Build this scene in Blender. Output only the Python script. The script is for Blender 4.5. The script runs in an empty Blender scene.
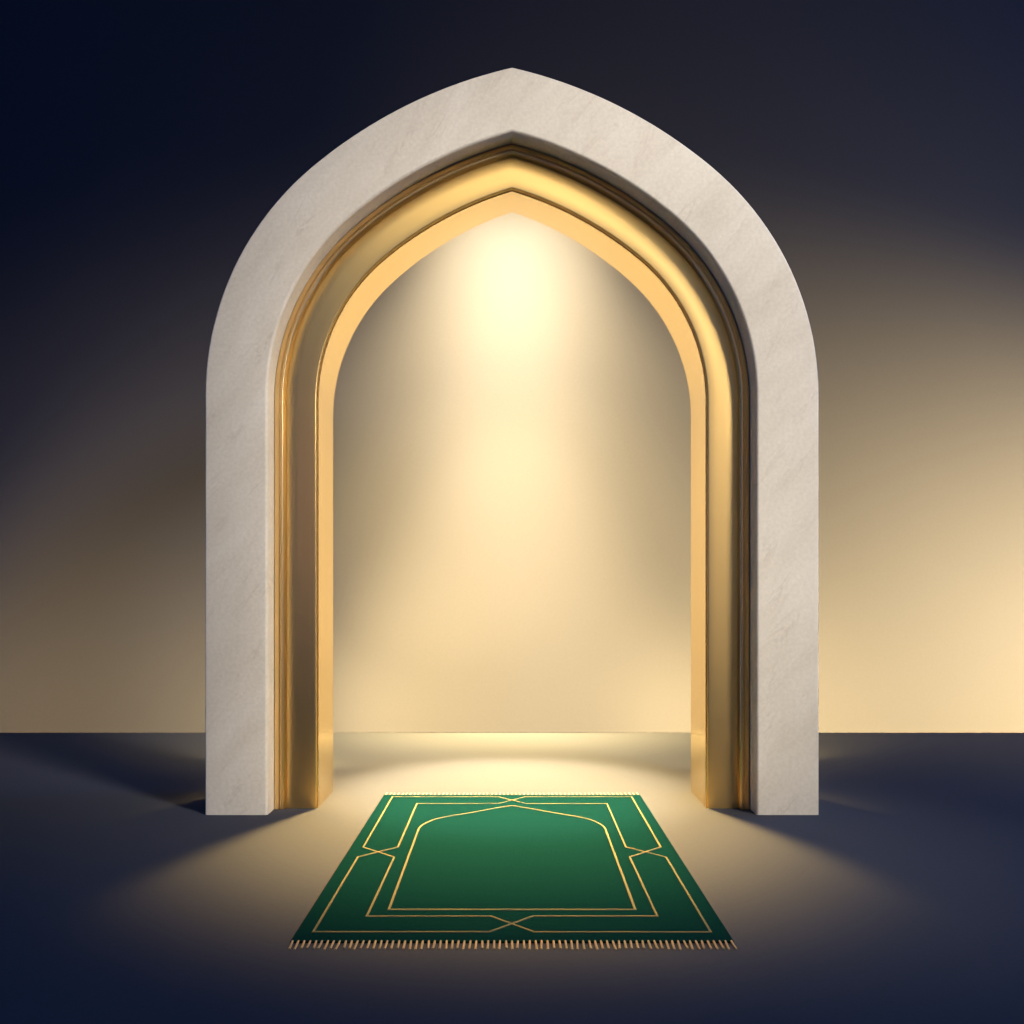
import bpy, bmesh, math, random
from mathutils import Vector, Euler
random.seed(7)
sc = bpy.context.scene
COL = sc.collection
S = 1/350.0            # scene unit: 350 design units = 1 m
F, D0, H = 950.0, 950.0, 220.0   # camera focal (px), distance to arch front, height (design units)

# ---------------------------------------------------------------- helpers
def P(x, y, z): return Vector((x*S, y*S, z*S))
def link(name, me, mat=None, parent=None):
    o = bpy.data.objects.new(name, me); COL.objects.link(o)
    if mat:
        for m in (mat if isinstance(mat, (list, tuple)) else [mat]): me.materials.append(m)
    if parent: o.parent = parent
    return o
def tag(o, label=None, cat=None, group=None, kind=None):
    for k, v in (('label', label), ('category', cat), ('group', group), ('kind', kind)):
        if v: o[k] = v
def mesh(name, vs, fs, smooth=None, mats=None):
    me = bpy.data.meshes.new(name); me.from_pydata(vs, [], fs); me.update()
    if mats:
        for p, i in zip(me.polygons, mats): p.material_index = i
    bm = bmesh.new(); bm.from_mesh(me); bmesh.ops.recalc_face_normals(bm, faces=bm.faces); bm.to_mesh(me); bm.free()
    if smooth:
        for p in me.polygons: p.use_smooth = True
        me.set_sharp_from_angle(angle=math.radians(smooth))
    return me
def empty(name, loc):
    o = bpy.data.objects.new(name, None); COL.objects.link(o); o.location = loc; o.empty_display_size = .1
    return o

def new_mat(name):
    m = bpy.data.materials.new(name); m.use_nodes = True
    nt = m.node_tree; b = nt.nodes['Principled BSDF']
    return m, nt, b
def noise(nt, scale, detail=4, rough=.5, dist=0, vec=None):
    n = nt.nodes.new('ShaderNodeTexNoise')
    n.inputs['Scale'].default_value = scale; n.inputs['Detail'].default_value = detail
    n.inputs['Roughness'].default_value = rough; n.inputs['Distortion'].default_value = dist
    if vec is not None: nt.links.new(vec, n.inputs['Vector'])
    return n
def coords(nt, scale=(1,1,1), rot=(0,0,0)):
    tc = nt.nodes.new('ShaderNodeTexCoord'); mp = nt.nodes.new('ShaderNodeMapping')
    nt.links.new(tc.outputs['Object'], mp.inputs['Vector'])
    mp.inputs['Scale'].default_value = scale; mp.inputs['Rotation'].default_value = rot
    return mp.outputs['Vector']
def stretched(nt, k, deg):
    """object coordinates turned by deg in the upright plane, then squeezed k times across the grain"""
    v = coords(nt, (1, 1, 1), (0, math.radians(deg), 0))
    mp = nt.nodes.new('ShaderNodeMapping'); nt.links.new(v, mp.inputs['Vector'])
    mp.inputs['Scale'].default_value = (1, 1, k); return mp.outputs['Vector']
def ramp(nt, fac, stops):
    r = nt.nodes.new('ShaderNodeValToRGB'); e = r.color_ramp.elements
    while len(e) < len(stops): e.new(.5)
    for el, (p, c) in zip(e, stops):
        el.position = p; el.color = (*c, 1) if len(c) == 3 else c
    nt.links.new(fac, r.inputs['Fac']); return r.outputs['Color']
def mix(nt, fac, a, b, mode='MIX'):
    m = nt.nodes.new('ShaderNodeMix'); m.data_type = 'RGBA'; m.blend_type = mode
    if isinstance(fac, (int, float)): m.inputs['Factor'].default_value = fac
    else: nt.links.new(fac, m.inputs['Factor'])
    for s, v in (('A', a), ('B', b)):
        i = [q for q in m.inputs if q.name == s and q.type == 'RGBA'][0]
        if isinstance(v, tuple): i.default_value = (*v, 1)
        else: nt.links.new(v, i)
    return [q for q in m.outputs if q.type == 'RGBA'][0]
def bump(nt, b, h, strength, dist):
    n = nt.nodes.new('ShaderNodeBump'); n.inputs['Strength'].default_value = strength
    n.inputs['Distance'].default_value = dist
    nt.links.new(h, n.inputs['Height']); nt.links.new(n.outputs['Normal'], b.inputs['Normal'])

# ---------------------------------------------------------------- materials
def marble():
    m, nt, b = new_mat('honed_limestone')
    v1 = stretched(nt, 3.0, 48)
    cloud = noise(nt, 3.2, 6, .6, .6, v1)
    c = ramp(nt, cloud.outputs['Fac'], [(.28, (.53, .475, .385)), (.5, (.58, .525, .435)), (.72, (.625, .572, .485))])
    # faint tan veins
    v2 = stretched(nt, 4.2, 55)
    vn = noise(nt, 2.6, 7, .62, 1.2, v2)
    sub = nt.nodes.new('ShaderNodeMath'); sub.operation = 'SUBTRACT'; sub.inputs[1].default_value = .5
    nt.links.new(vn.outputs['Fac'], sub.inputs[0])
    ab = nt.nodes.new('ShaderNodeMath'); ab.operation = 'ABSOLUTE'; nt.links.new(sub.outputs[0], ab.inputs[0])
    vf = ramp(nt, ab.outputs[0], [(0, (1, 1, 1)), (.035, (0, 0, 0))])
    brk = noise(nt, 5, 3, .5, 0, v2)
    bf = ramp(nt, brk.outputs['Fac'], [(.48, (0, 0, 0)), (.72, (.55, .55, .55))])
    f = mix(nt, 1.0, vf, bf, 'MULTIPLY')
    c = mix(nt, f, c, (.40, .33, .26))
    gr = noise(nt, 95, 4, .7, 0, coords(nt))
    g = ramp(nt, gr.outputs['Fac'], [(.3, (.90, .895, .89)), (.7, (1.06, 1.06, 1.06))])
    c = mix(nt, 1.0, c, g, 'MULTIPLY')
    nt.links.new(c, b.inputs['Base Color'])
    b.inputs['Roughness'].default_value = .55
    b.inputs['Specular IOR Level'].default_value = .35
    bump(nt, b, gr.outputs['Fac'], .12, .002)
    return m
def gold(name, col, rough, grain=1):
    m, nt, b = new_mat(name)
    n = noise(nt, 4, 4, .5, 0, coords(nt, (1, 1, .3)))
    c = ramp(nt, n.outputs['Fac'], [(.3, tuple(k*.95 for k in col)), (.7, col)])
    nt.links.new(c, b.inputs['Base Color'])
    b.inputs['Metallic'].default_value = 1.0
    n2 = noise(nt, 160, 3, .6, 0, coords(nt))
    r = nt.nodes.new('ShaderNodeMapRange'); nt.links.new(n2.outputs['Fac'], r.inputs['Value'])
    r.inputs['To Min'].default_value = rough-.05*grain; r.inputs['To Max'].default_value = rough+.06*grain
    nt.links.new(r.outputs['Result'], b.inputs['Roughness'])
    return m
def plaster(name, col, rough=.8, spec=.2, amp=.06):
    m, nt, b = new_mat(name)
    n = noise(nt, 1.1, 5, .55, 0, coords(nt))
    c = ramp(nt, n.outputs['Fac'], [(.3, tuple(k*(1-amp) for k in col)), (.7, tuple(k*(1+amp) for k in col))])
    nt.links.new(c, b.inputs['Base Color'])
    b.inputs['Roughness'].default_value = rough; b.inputs['Specular IOR Level'].default_value = spec
    n2 = noise(nt, 75, 5, .75, 0, coords(nt))
    g = ramp(nt, n2.outputs['Fac'], [(.25, (.93, .93, .93)), (.75, (1.07, 1.07, 1.07))])
    nt.links.new(mix(nt, 1.0, c, g, 'MULTIPLY'), b.inputs['Base Color'])
    bump(nt, b, n2.outputs['Fac'], .03, .001)
    return m
def cloth(name, c0, c1, scale=260):
    m, nt, b = new_mat(name)
    n = noise(nt, scale, 3, .7, 0, coords(nt))
    c = ramp(nt, n.outputs['Fac'], [(.3, c0), (.7, c1)])
    nt.links.new(c, b.inputs['Base Color'])
    b.inputs['Roughness'].default_value = .95; b.inputs['Specular IOR Level'].default_value = 0
    bump(nt, b, n.outputs['Fac'], .35, .003)
    return m
M_STONE = marble()
M_GOLD = gold('satin_gold', (.90, .60, .215), .31)
M_REVEAL = gold('pale_polished_gold', (.93, .66, .26), .20)
M_MOULD = gold('polished_gold', (.86, .60, .27), .30, 0)
M_WALL = plaster('navy_backdrop_paint', (.0305, .0312, .0435), .95, 0, .02)
M_FLOOR = plaster('matte_floor', (.045, .047, .058), .9, .02, .03)
M_RUG = cloth('green_pile', (.0015, .0130, .0135), (.0024, .0180, .0180))
M_LINE = cloth('gold_thread', (.10, .088, .05), (.135, .12, .07), 400)
M_EDGE = cloth('dark_green_binding', (.002, .010, .007), (.003, .014, .010))
M_TASSEL = cloth('tan_cotton', (.28, .20, .11), (.40, .29, .17), 300)

# ---------------------------------------------------------------- arch geometry
C1X, C1Z, R1, TH, R2 = -9.0, 420.0, 298.0, math.radians(50), 478.0
C2X = C1X + (R2-R1)*math.cos(TH); C2Z = C1Z - (R2-R1)*math.sin(TH)
HALF = 307.0
def path(t, n1=22, n2=22, nl=7):
    """left foot -> apex -> right foot of the curve offset inwards by t"""
    L = [(-(HALF-t), C1Z*i/nl) for i in range(nl)]
    for i in range(n1):
        a = TH*i/n1
        L.append((C1X-(R1-t)*math.cos(a), C1Z+(R1-t)*math.sin(a)))
    r = R2-t; a1 = math.acos(C2X/r)
    for i in range(n2+1):
        a = TH+(a1-TH)*i/n2
        L.append((C2X-r*math.cos(a), C2Z+r*math.sin(a)))
    L[-1] = (0.0, L[-1][1])
    return L + [(-x, z) for x, z in reversed(L[:-1])]
def sweep(profile, flare=0.0):
    """profile: closed list of (t, depth) swept along the arch"""
    rings = []
    for t, d in profile:
        pts = path(t)
        out = []
        for x, z in pts:
            if flare and t > 90 and d > 40 and z > C1Z:      # crown soffit rises a little to the back
                z += flare*((z-C1Z)/218.0)**2*(d-31)/83.0
            out.append(P(x, d, z))
        rings.append(out)
    n, k = len(rings[0]), len(profile)
    vs = [v for r in rings for v in r]; fs = []
    for j in range(k):
        j2 = (j+1) % k
        for i in range(n-1): fs.append((j*n+i, j*n+i+1, j2*n+i+1, j2*n+i))
    fs.append(tuple(j*n for j in range(k))); fs.append(tuple(j*n+n-1 for j in range(k)))
    return vs, fs
def arc(ct, cd, r, a0, a1, n):
    return [(ct+r*math.cos(math.radians(a0+(a1-a0)*i/n)), cd+r*math.sin(math.radians(a0+(a1-a0)*i/n))) for i in range(n+1)]

arch = empty('pointed_archway', (0, 0, 0))
tag(arch, 'tall pointed archway of pale limestone lined with satin gold, standing over the rug', 'archway')
stone = [(0, 118)] + arc(1.9, 1.9, 1.9, 180, 270, 5) + arc(62.5-3.2, 3.2, 3.2, 270, 360, 6) + [(62.5, 118)]
link('stone_surround', mesh('stone_surround', *sweep(stone), smooth=25), M_STONE, arch)
mould = [(62.9, 60), (62.9, 32), (63.3, 25.6), (64.0, 24.9), (67.6, 24.4), (68.2, 25.4)] + \
        arc(70.6, 26.6, 2.2, 205, 340, 8) + [(73.2, 28.6), (73.9, 29.9), (73.9, 60)]
link('moulding', mesh('moulding', *sweep(mould), smooth=28), M_MOULD, arch)
lining = [(74.0, 110), (74.0, 29.8), (75.5, 29.3), (88, 29.0), (96, 28.9)] + \
         arc(103.9, 30.5, 1.7, 270, 355, 6) + [(105.6, 33), (105.6, 110)]
link('face_band', mesh('face_band', *sweep(lining, 11.0), smooth=25), M_GOLD, arch)
reveal = [(105.7, 33.2), (106.4, 33.2), (106.7, 33.6), (106.7, 113.4), (106.1, 114), (76, 114), (76, 110.2), (105.7, 110.2)]
link('inner_reveal', mesh('inner_reveal', *sweep(reveal, 11.0), smooth=25), M_REVEAL, arch)

# ---------------------------------------------------------------- rug
RT = 2.2
def ground(px, py):
    D = F*(H-RT-.3)/(py-595.0)
    return ((px-512)*D/F, D-D0)
RW, RY0, RY1 = 140.1, 599.7-D0, 1039.8-D0
rug = empty('prayer_rug', P(0, RY0, 0))
tag(rug, 'dark green prayer rug with thin gold lines and tan fringe on the floor', 'rug')
off = P(0, -RY0, 0)
vs, fs, mi = [], [], []
def quad_grid(nx, ny):
    b0 = len(vs)
    for j in range(ny+1):
        for i in range(nx+1):
            x = -RW+2*RW*i/nx; y = RY0+(RY1-RY0)*j/ny
            e = min(i, nx-i, j, ny-j)
            vs.append(P(x, y, RT-(.9 if e == 0 else 0)) + off)
    for j in range(ny):
        for i in range(nx):
            a = b0+j*(nx+1)+i; fs.append((a, a+1, a+nx+2, a+nx+1)); mi.append(0)
    # skirt
    ring = [b0+i for i in range(nx+1)] + [b0+(j)*(nx+1)+nx for j in range(1, ny+1)] + \
           [b0+ny*(nx+1)+i for i in range(nx-1, -1, -1)] + [b0+j*(nx+1) for j in range(ny-1, 0, -1)]
    c0 = len(vs)
    for r in ring: vs.append(Vector((vs[r].x, vs[r].y, .0006)))
    for k in range(len(ring)):
        k2 = (k+1) % len(ring); fs.append((ring[k], ring[k2], c0+k2, c0+k)); mi.append(2)
    fs.append(tuple(c0+k for k in range(len(ring)))); mi.append(2)
quad_grid(60, 96)
def stroke(px, w=2.8, closed=True, z0=RT+.15, h=.35):
    pts = [Vector(ground(*p)) for p in px]; n = len(pts)
    A, B = [], []
    for i in range(n):
        p = pts[i]; a = pts[i-1]; b = pts[(i+1) % n]
        d1 = (p-a).normalized(); d2 = (b-p).normalized()
        n1 = Vector((-d1.y, d1.x)); n2 = Vector((-d2.y, d2.x)); m = (n1+n2).normalized()
        k = w/2/max(.35, m.dot(n1)); A.append(p+m*k); B.append(p-m*k)
    b0 = len(vs)
    for i in range(n):
        for q, z in ((A[i], RT-.2), (A[i]*.92+B[i]*.08, z0+h), (B[i]*.92+A[i]*.08, z0+h), (B[i], RT-.2)):
            vs.append(P(q.x, q.y, z)+off)
    for i in range(n):
        j = (i+1) % n
        for k in range(3):
            fs.append((b0+i*4+k, b0+j*4+k, b0+j*4+k+1, b0+i*4+k+1)); mi.append(1)
def mir(L): return [(1024-x, y) for x, y in reversed(L)]
# two interlaced frames, mirror images crossing at the middle of every side
xL, yo, yi, yb, yc = None, 796.7, 803.5, 916.0, 931.8
f1 = [(512, 800.0), (498.5, yo), (392.3, yo), (363.2, 847), (394.2, 857), (366.8, yb), (491, yb), (512, 923.5)]
f2 = [(512, 800.0), (498, yi), (417, yi), (398, 847), (357.8, 857), (313.2, yc), (489.5, yc), (512, 923.5)]
def frame(a, z):
    b = mir(a)
    stroke(a[:-1] + [(512, 923.5)] + b[1:-1], 2.6, True, z)
# frame A: left f1 continues at the bottom cross into the right f2 and so on
r1, r2 = mir(f1), mir(f2)
stroke(f1[1:-1] + r2[1:-1], 1.65, True, RT+.10)
stroke(f2[1:-1] + r1[1:-1], 1.65, True, RT+.22)
nl = [(388.8, 909.4), (418.8, 828.4), (420.4, 826.4), (422.8, 824.6), (427.2, 822.2), (435, 819.1), (447.5, 816.4),
      (469.4, 812.8), (492.8, 808.6), (508, 806.0), (512, 805.6)]
stroke(nl + [(1024-x, y) for x, y in reversed(nl[:-1])], 1.9, True)
pile = link('woven_field', mesh('woven_field', [tuple(v) for v in vs], fs, smooth=40, mats=mi), [M_RUG, M_LINE, M_EDGE], rug)

def tassel_mesh(L, w, sgn, sd):
    """one hanging thread bunch lying on the floor, running along y"""
    rnd = random.Random(sd); v, f = [], []
    secs = [(0, .75, 1.7), (.12, 1.0, 1.5), (.5, .92, .95), (.85, 1.05, .8), (1, .8, .65)]
    for u, k, z in secs:
        for q in range(6):
            a = 2*math.pi*q/6
            v.append(P(math.cos(a)*w/2*k+rnd.uniform(-.05, .05), sgn*u*L, max(.12, z+math.sin(a)*w*.42*k)))
    for s in range(len(secs)-1):
        for q in range(6): f.append((s*6+q, s*6+(q+1) % 6, (s+1)*6+(q+1) % 6, (s+1)*6+q))
    f.append(tuple(range(5, -1, -1))); f.append(tuple(range((len(secs)-1)*6, len(secs)*6)))
    me = mesh('tassel', [tuple(p) for p in v], f, smooth=60); me.materials.append(M_TASSEL); return me
fm = [tassel_mesh(10.0+.7*k, 1.5, -1, k) for k in range(4)]
rm = [tassel_mesh(12.0+.8*k, 1.25, 1, 9+k) for k in range(4)]
NF = 75
for i in range(NF):
    o = bpy.data.objects.new('tassel', fm[random.randrange(4)]); COL.objects.link(o); o.parent = rug
    x = -RW+1.6+(2*RW-3.2)*i/(NF-1)
    o.location = P(x, .2, 0); o.rotation_euler.z = random.uniform(-.05, .05)
NR = 63; rest = []
for i in range(NR):
    x = -RW+1.8+(2*RW-3.6)*i/(NR-1); rz = random.uniform(-.06, .06)
    me = rm[random.randrange(4)]
    if abs(i-NR//2) <= 12:
        o = bpy.data.objects.new('tassel', me); COL.objects.link(o); o.parent = rug
        o.location = P(x, RY1-RY0-.2, 0); o.rotation_euler.z = rz
    else: rest.append((me, x, rz))
bv, bf = [], []
for me, x, rz in rest:
    b0 = len(bv); l = P(x, RY1-RY0-.2, 0); R = Euler((0, 0, rz)).to_matrix()
    bv += [tuple(R @ v.co + l) for v in me.vertices]; bf += [tuple(b0+k for k in p.vertices) for p in me.polygons]
fr = link('fringe', mesh('fringe', bv, bf, smooth=60), M_TASSEL, rug); fr['kind'] = 'stuff'

# ---------------------------------------------------------------- setting
WD = 1514.5-D0
def slab(name, x0, x1, y0, y1, z0, z1, mat):
    v = [P(x, y, z) for z in (z0, z1) for y in (y0, y1) for x in (x0, x1)]
    f = [(0, 2, 3, 1), (4, 5, 7, 6), (0, 1, 5, 4), (2, 6, 7, 3), (0, 4, 6, 2), (1, 3, 7, 5)]
    o = link(name, mesh(name, v, f), mat); return o
fl = slab('floor', -4500, 4500, -3500, WD+60, -30, 0, M_FLOOR); tag(fl, kind='structure')
bd = slab('backdrop', -4500, 4500, WD, WD+40, .5, 3200, M_WALL); tag(bd, kind='structure')

# ---------------------------------------------------------------- lights
def aim(o, tgt):
    o.rotation_euler = (Vector(tgt)-o.location).to_track_quat('-Z', 'Y').to_euler()
def spot(name, loc, tgt, power, col, angle, blend, radius=.03, scale=None):
    l = bpy.data.lights.new(name, 'SPOT'); l.energy = power; l.color = col
    l.spot_size = math.radians(angle); l.spot_blend = blend; l.shadow_soft_size = radius
    o = bpy.data.objects.new(name, l); COL.objects.link(o); o.location = P(*loc); aim(o, P(*tgt))
    if scale: o.scale = scale
    return o
def area(name, loc, tgt, power, col, sx, sy, spread=180):
    l = bpy.data.lights.new(name, 'AREA'); l.energy = power; l.color = col
    l.shape = 'RECTANGLE'; l.size = sx*S; l.size_y = sy*S; l.spread = math.radians(spread)
    o = bpy.data.objects.new(name, l); COL.objects.link(o); o.location = P(*loc); aim(o, P(*tgt)); return o
WARM = (1.0, .80, .44)
# down-lights hidden above and behind the crown: the bright column and the wide glow on the backdrop
A1, A2, CREAM = (1, .71, .24), (1, .73, .28), (1, .90, .60)
area('crown_strip_light', (0, WD-50, 965), (0, WD+110, 0), 27, (1, .79, .34), 190, 20, 50)
area('crown_strip_light', (0, WD-50, 965), (0, WD+50, 0), 46, (1, .72, .27), 300, 20, 36)
spot('glow_light', (0, 1350-D0, 850), (0, WD, 600), 135, CREAM, 110, 1.0, .04)
spot('glow_light', (0, 1150-D0, 730), (0, WD, 520), 960, A2, 96, 1.0, .04)
spot('glow_light', (0, 1150-D0, 730), (0, WD, 60), 800, A1, 84, 1.0, .04)
spot('column_light', (0, 1150-D0, 730), (0, WD, 470), 330, (1, .82, .44), 90, 1.0, .08, (.42, 1, 1))
spot('column_light', (0, 1150-D0, 730), (0, WD, 40), 1050, (1, .72, .29), 66, 1.0, .06, (.75, 1, 1))
spot('base_light', (0, WD-150, 930), (0, WD-120, 0), 500, (1, .68, .24), 46, 1.0, .1)
# down-lights that throw the pool through the opening on the rug
spot('pool_light', (0, WD-30, 900), (0, 1010-D0, 0), 7900, (1, .65, .20), 37, 1.0, .22)
spot('pool_light', (0, WD-30, 900), (0, 1000-D0, 0), 300, (1, .66, .21), 42, 1.0, .22)
spot('pool_light', (0, WD-30, 900), (0, 1080-D0, 0), 1900, CREAM, 26, .6, .06)
# low warm washes on the backdrop, standing outside the frame and behind the legs
spot('wash_light', (1700, 700-D0, 4), (960, WD, 0), 17000, (1, .71, .24), 70, 1.0, .01)
spot('wash_light', (1100, 900-D0, 4), (700, WD, -100), 1050, A1, 90, 1.0, .01)
spot('wash_light', (1100, 900-D0, 4), (650, WD, 440), 500, CREAM, 84, 1.0, .01)
spot('wash_light', (-1000, 1050-D0, 2.5), (-500, WD, 0), 520, (1, .69, .25), 100, 1.0, .01)
spot('wash_light', (-330, 1230-D0, 4), (-400, WD, 0), 180, A1, 110, 1.0, .01)
spot('wash_light', (330, 1230-D0, 4), (400, WD, 0), 380, A1, 110, 1.0, .01)
spot('wash_light', (-340, 1180-D0, 4), (0, WD, 50), 860, A1, 90, 1.0, .01)
spot('wash_light', (340, 1180-D0, 4), (0, WD, 30), 440, A2, 90, 1.0, .01)
spot('wash_light', (-330, 1200-D0, 4), (0, WD, 450), 400, A2, 70, 1.0, .01)
# key on the arch from the upper front right, cone kept to the arch
spot('key_light', (1140, -1330, 1400), (0, 0, 400), 2500, (1, .925, .83), 29, .4, .7, (.61, 1, 1))
spot('key_light', (1250, -1300, 1000), (140, 0, 90), 1000, (1, .92, .80), 19, 1.0, .5)
# softboxes in front: the sheen on the gold
area('softbox_light', (0, -1700, 1500), (0, 0, 500), 1.5, (1, .88, .62), 900, 300, 40)
area('softbox_light', (560, -1500, 480), (200, 0, 250), .45, (1, .72, .36), 280, 900, 60)
area('softbox_light', (-560, -1800, 500), (-200, 0, 300), .30, (1, .48, .15), 500, 700, 60)
# dim blue from above, right and left
area('blue_light', (1500, 250, 1900), (900, -100, 0), 85, (.08, .34, 1), 600, 600, 120)
area('blue_light', (-1300, 250, 1900), (-600, 200, 300), 10, (.03, .30, 1), 600, 600, 120)
spot('blue_wash_light', (1100, 900-D0, 4), (600, WD, 500), 150, (.16, .34, 1), 110, 1.0, .01)
spot('blue_wash_light', (-1100, 900-D0, 4), (-500, WD, 350), 50, (.12, .32, 1), 110, 1.0, .01)

w = bpy.data.worlds.new('World'); sc.world = w; w.use_nodes = True
bg = w.node_tree.nodes['Background']
bg.inputs['Color'].default_value = (.05, .29, 1, 1); bg.inputs['Strength'].default_value = .25

# ---------------------------------------------------------------- camera
cam = bpy.data.cameras.new('camera'); co = bpy.data.objects.new('camera', cam); COL.objects.link(co)
co.location = P(0, -D0, H); co.rotation_euler = (math.radians(90), 0, 0)
cam.sensor_width = 36; cam.lens = 36*F/1024; cam.shift_y = (595-512)/1024; cam.clip_end = 100; cam.clip_start = .05
sc.camera = co
sc.view_settings.view_transform = 'Standard'; sc.view_settings.look = 'None'
sc.view_settings.exposure = 0; sc.view_settings.gamma = 1; sc.view_settings.use_curve_mapping = False
sc.cycles.use_denoising = True
sc.cycles.use_light_tree = False
sc.cycles.max_bounces = 8
